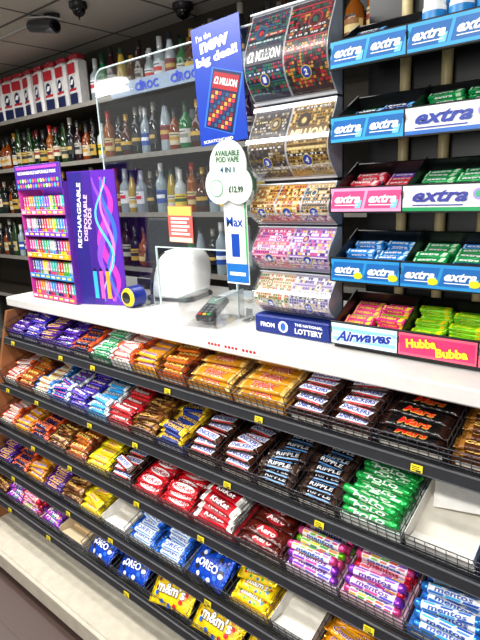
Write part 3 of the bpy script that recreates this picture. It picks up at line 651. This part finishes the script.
b=MB(); bkm=mat('#202226',.4); b.box(-1.42,-1.30,1.60,1.655,zc,zc+.09,bkm,b=.006); b.box(-1.41,-1.31,1.598,1.602,zc+.05,zc+.08,mat('#8a9098',.3)); b.cyl((-1.385,1.63,zc+.09),(-1.395,1.635,zc+.17),.004,.004,mat('#2050b0',.3),8); b.cyl((-1.35,1.625,zc+.09),(-1.34,1.63,zc+.165),.004,.004,mat('#b02020',.3),8)
thing('pen_box',b,(-1.36,1.63,zc),'small black desk box holding pens behind the screen','desk organiser')
o6=(-1.13,1.19,zc)
e=empty('card_terminal',o6,'dark grey card payment terminal in a clear stand','card reader')
M=T(-1.13,1.185,zc+.03)@RZ(12)@RX(20)@Matrix.Scale(.88,4)
b=MB(); b.box(-.038,.038,-.055,.085,-.006,.020,mat('#26282c',.35),M,b=.008); part('terminal_body',b,e,o6)
b=MB(); b.box(-.028,.028,.03,.07,.020,.0215,mat('#5f7870',.15),M); part('terminal_display',b,e,o6)
b=MB()
for a in range(3):
    for d in range(4): b.box(-.026+a*.019,-.012+a*.019,-.046+d*.017,-.035+d*.017,.020,.023,mat('#5a5e62' if d else ['#a83030','#b8a020','#308850'][a],.4),M)
part('keypad',b,e,o6)
Mq=T(-1.13,1.185,zc+.022)@RZ(12)
b=MB(); b.box(-.07,.07,-.08,.10,-.022,-.018,acr2,Mq); b.box(-.07,-.066,-.08,.10,-.018,.07,acr2,Mq); b.box(.066,.07,-.08,.10,-.018,.07,acr2,Mq)
for xx in (-.068,.068): b.cyl((xx,-.08,.07),(xx,.10,.07),.002,.002,edge,6,M=Mq)
part('clear_stand',b,e,o6,'clear acrylic stand')
def stk(b):
    for q in range(14):
        if q%5!=4: b.patch(-.09+q*.013,-.081+q*.013,-.004,.004,ink('#c82020'),z=.0005)
slab('counter_sticker',.20,.018,T(-.93,1.0485,CZ-.442)@RX(90),stk,'white strip with red lettering on the counter edge','sticker',th=.001)
# ---------- vape display
vx0,vx1,vy=-2.10,-1.78,1.11
vo=(-1.94,vy+.06,zc)
e=empty('vape_display',vo,'colourful counter display stand filled with boxed vapes','display stand')
pu=mat('#5a2a9a',.35)
b=MB(); b.box(vx0,vx1,vy+.11,vy+.12,zc,zc+.47,pu); b.box(vx0-.006,vx0,vy,vy+.12,zc,zc+.47,mat('#c03a9a',.3)); b.box(vx1,vx1+.006,vy,vy+.12,zc,zc+.47,pu)
part('cabinet',b,e,vo)
b=MB(); b.box(vx0-.006,vx1+.006,vy-.004,vy+.004,zc+.445,zc+.54,mat('#4a2a98',.3),b=.002)
Mv=T((vx0+vx1)/2,vy-.0045,zc+.492)@RX(90)
for r in range(2):
    for q in range(16):
        b.disc(-.145+q*.0193,-.012-r*.02,.0075,.008,ink(['#e84a9a','#3ac0e0','#f0c030','#6ad060','#f08040','#a060e0','#f4f4f4'][(q*3+r)%7]),M=Mv,z=.0006,n=8)
b.text('RECHARGEABLE DISPOSABLE PODS',0,.018,.28,.012,W_,M=Mv,z=.0008,off=.03); b.patch(-.15,.15,.032,.042,ink('#c84ac0'),M=Mv,z=.0006); part('header',b,e,vo)
vc=['#d82a6a','#e88a10','#2aa850','#1a90d8','#8a3ac8','#e8d820','#e04a9a','#28b8a8','#c81a28','#6ab820','#c8c8c8','#2a2a6a']
vme=[]
for c in vc:
    b=MB(); b.box(-.0085,.0085,-.009,.009,0,.064,wrap(c),b=.0015); Mb=T(0,-.0094,.034)@RX(90)
    b.patch(-.0075,.0075,-.028,-.012,ink(vc[(vc.index(c)+5)%12]),M=Mb); b.text('VAPE',0,.012,.03,.007,W_,M=Mb,z=.0004,rot=90,off=.02); b.disc(0,-.004,.005,.005,ink('#e8e8e8'),M=Mb,z=.0004,n=8); vme.append(b.mesh('vape_box'))
for r in range(5):
    z=zc+.012+r*.086
    b=MB(); b.box(vx0,vx1,vy,vy+.11,z-.006,z,mat('#8a6aa8',.2)); b.box(vx0,vx1,vy-.003,vy,z-.008,z+.012,mat(['#d83a7a','#2a8ad0','#e8a020','#7a3ac8','#d85a98'][r],.3),b=.001)
    for q in range(8): b.patch(vx0+.01+q*.039,vx0+.035+q*.039,-.003,.005,ink(['#ffffff','#f8e040'][q%2]),M=T(0,vy-.0036,z+.001)@RX(90))
    part('shelf',b,e,vo)
    for q in range(16):
        o=obj('vape_box',vme[(random.randrange(12) if random.random()<.4 else (q//2+r*3)%12)],T(vx0+.0155+q*.0193,vy+.02,z)@RZ(random.uniform(-6,6))); top(o,'small boxed vape in bright flavour colour','vape','boxed vapes in the display stand')
def pv(b):
    b.patch(-.1,-.04,-.248,.248,ink('#2a1f7a'),z=.0005); b.patch(-.04,.0,-.248,.248,ink('#3e1f88'),z=.0005)
    for j,(cc,ph,am,xx,wd_) in enumerate((('#c83ab0',0,.03,.045,.016),('#8a4ae0',1.2,.026,.03,.012),('#3a6ae0',2.3,.022,.06,.009),('#f07ac8',3.4,.02,.05,.006),('#5ad0f0',4.2,.03,.035,.005))):
        b.ribbon([(xx+am*math.sin(ph+t*.42),-.235+t*.02) for t in range(24)],wd_,ink(cc),z=.0007+j*.0002)
    b.text('RECHARGEABLE',-.066,.09,.24,.017,W_,z=.0024,rot=84,off=.02); b.text('DISPOSABLE\nPODS',-.03,.08,.17,.034,ink('#f4d0f8'),z=.0024,rot=84,off=.02)
    for q,c in enumerate(['#38b0f0','#f05ab0','#f0a030']): b.box(-.035+q*.028,-.018+q*.028,-.225,-.12,0,.003,ink(c),b=.001); b.patch(-.032+q*.028,-.021+q*.028,-.118,-.108,ink('#181828'),z=.003)
slab('promotional_board',.205,.50,T(-1.675,1.165,zc+.252)@RZ(20)@RX(90),pv,'purple promotional board with white sideways lettering','advertising board',base='#5a24a8',th=.006)
# ---------- back shelving with bottles
SH=[.564,.21,-.14,-.49,-.84]
bo=(-3,2.4,0)
bs=empty('bottle_shelving',bo,'dark wall shelving unit stocked with spirits and wine','shelving')
for z in SH:
    b=MB(); b.box(-5.5,.4,2.16,2.54,CZ+z-.02,CZ+z,mat('#3e3830',.4),b=.003); s_=part('shelf',b,bs,bo)
    b=MB(); b.box(-5.5,.4,2.15,2.16,CZ+z-.022,CZ+z+.006,mat('#8a867e',.3)); part('shelf_edge',b,s_,(0,0,0)).matrix_local=T(*[-c for c in bo])
for x in (-5.5,-4.3,-3.1,-1.9,-.7):
    b=MB(); b.box(x-.015,x+.015,2.51,2.545,0,CZ+.85,mat('#4a4844',.4)); part('upright',b,bs,bo)
b=MB(); b.box(-2.75,-1.5,2.13,2.142,CZ+.54,CZ+.62,mat('#9cb0c8',.5),b=.002)
for x in (-2.42,-2.12,-1.82): b.text('CÎROC',0,0,.2,.055,mat('#0c3cc8',.5,emit=.5),M=T(x,2.126,CZ+.582)@RX(90),off=.03)
part('header_sign',b,bs,bo,'pale glass header sign with blue lettering')
def bottle(kind,g,lab,cap,lc2,lz=0.):
    b=MB(); gm=mat(g,.06,0.,.05)
    if kind==0: pf=[(.036,0),(.038,.01),(.038,.18),(.034,.20),(.018,.225),(.0145,.24),(.0145,.29)]; ct=.305
    elif kind==1: pf=[(.04,0),(.043,.01),(.043,.15),(.038,.175),(.018,.20),(.015,.22),(.015,.25)]; ct=.275
    elif kind==2: pf=[(.034,0),(.036,.01),(.036,.15),(.028,.20),(.018,.24),(.014,.27)]; ct=.295
    else: pf=[(.03,0),(.045,.02),(.047,.09),(.04,.14),(.02,.17),(.014,.19),(.014,.23)]; ct=.26
    b.lathe(pf,gm,12); b.lathe([(pf[-1][0]+.002,pf[-1][1]-(.035 if kind!=3 else .01)),(pf[-1][0]+.002,ct),(.001,ct)],mat(cap,.3,.2),10,cap=False)
    r=pf[2][0]+.0008; z0,z1=(.04+lz,.12+lz) if kind!=3 else (.04,.09)
    b.lathe([(r,z0),(r,z1)],mat(lab,.5),10,a0=180,a1=360,cap=False); b.lathe([(r+.0006,z0+.03),(r+.0006,z0+.052)],mat(lc2,.5),8,a0=205,a1=335,cap=False); b.lathe([(r+.0006,z0+.062),(r+.0006,z0+.068)],mat('#303030',.5),8,a0=225,a1=315,cap=False)
    return b.mesh('liquor_bottle')
specs=[(0,'#0c2414','#d8ceb0','#5a1c1c','#8a1c1c','dark green wine bottle with cream label',.03),(0,'#0a120c','#c8c6c0','#8a6a2a','#c8a03a','dark wine bottle with white label and gold cap',.0),
(2,'#1c3816','#b8a878','#1c2a1a','#2a2a2a','green glass wine bottle with pale label',0.),(0,'#2a0c10','#a8a49c','#202020','#1a1a1a','dark red bottle with white label',.02),
(0,'#101418','#101418','#8a8478','#c0a050','black bottle with thin gold band',.02),(1,'#16100e','#b89430','#2a2a2a','#181818','black bottle with gold label',.0),
(1,'#7a3408','#c8bca0','#2a2a2a','#b88a2a','amber whisky bottle with cream label',0.),
(1,'#8c989c','#d8dce0','#b0b4b8','#c82a2a','clear vodka bottle with silver cap',.02),(0,'#94a4ac','#1c4ca8','#d0d0d0','#e8ecf0','clear spirits bottle with blue label',.02),
(3,'#4a220a','#1a1a1a','#a8842a','#c8a03a','squat brown bottle with black label',0.),
(2,'#a89038','#d4d0c0','#2a4a38','#c8a840','pale yellow wine bottle with white label',0.),
(1,'#146a38','#c8c8c0','#143c28','#8a8a80','green gin bottle with white label',0.),(3,'#8a4a10','#d8c080','#3a1a12','#8a5a20','squat amber bottle with pale label',0.),
(2,'#a0acb4','#8a1c24','#202428','#c0a050','clear bottle with dark red label',.03),(0,'#8a4a14','#d0b880','#a82018','#8a1c1c','amber bottle with cream label and red cap',.01),
(1,'#b8c0c0','#e8c838','#e0e0dc','#2a5a2a','clear bottle with bright yellow label',.0)]
bm=[bottle(*s_[:5],lz=s_[6]) for s_ in specs]
for si,z in enumerate(SH[:4]):
    for rowi in range(2):
        if si==3 and rowi: continue
        x=(-4.7 if si else -3.02)+rowi*.05
        xe=[-.95,-1.5,-1.65,-1.8][si]
        while x<xe:
            q=random.randrange(7) if (x<-3.1 and random.random()<.85) else random.randrange(3,16)
            s_=random.uniform(.82,1.02)
            o=obj('liquor_bottle',bm[q],T(x,2.225+rowi*.105+random.uniform(-.008,.012),CZ+z)@RZ(random.uniform(-35,35))@Matrix.Scale(s_,4)); top(o,specs[q][5]+' on wall shelf','bottle','bottles on wall shelf number '+['one','two','three','four'][si])
            x+=random.uniform(.082,.094)
b=MB(); b.box(-.064,.064,-.05,.05,0,.30,mat('#dcdad8',.3),b=.02); b.box(-.052,.052,-.04,.04,.30,.335,mat('#a82230',.35),b=.015)
Mb=T(0,-.051,.15)@RX(90); b.patch(-.05,.05,-.13,-.06,ink('#16204c'),M=Mb,sk=.0); b.patch(-.05,.05,.06,.125,ink('#b82230'),M=Mb,sk=.0); b.disc(-.005,.005,.03,.042,ink('#16204c'),M=Mb,z=.0006,n=18); b.patch(-.045,.045,-.045,-.03,ink('#b82230'),M=Mb,sk=.5,z=.0009); b.patch(-.02,.012,-.005,.025,W_,M=Mb,z=.0012,sk=.6); tub=b.mesh('storage_tub')
x=-5.2
while x<-3.15:
    o=obj('storage_tub',tub,T(x,2.26,CZ+.564)@RZ(random.uniform(-14,14))); top(o,'tall white container with red band and navy label','container','white containers on the top wall shelf'); x+=.15
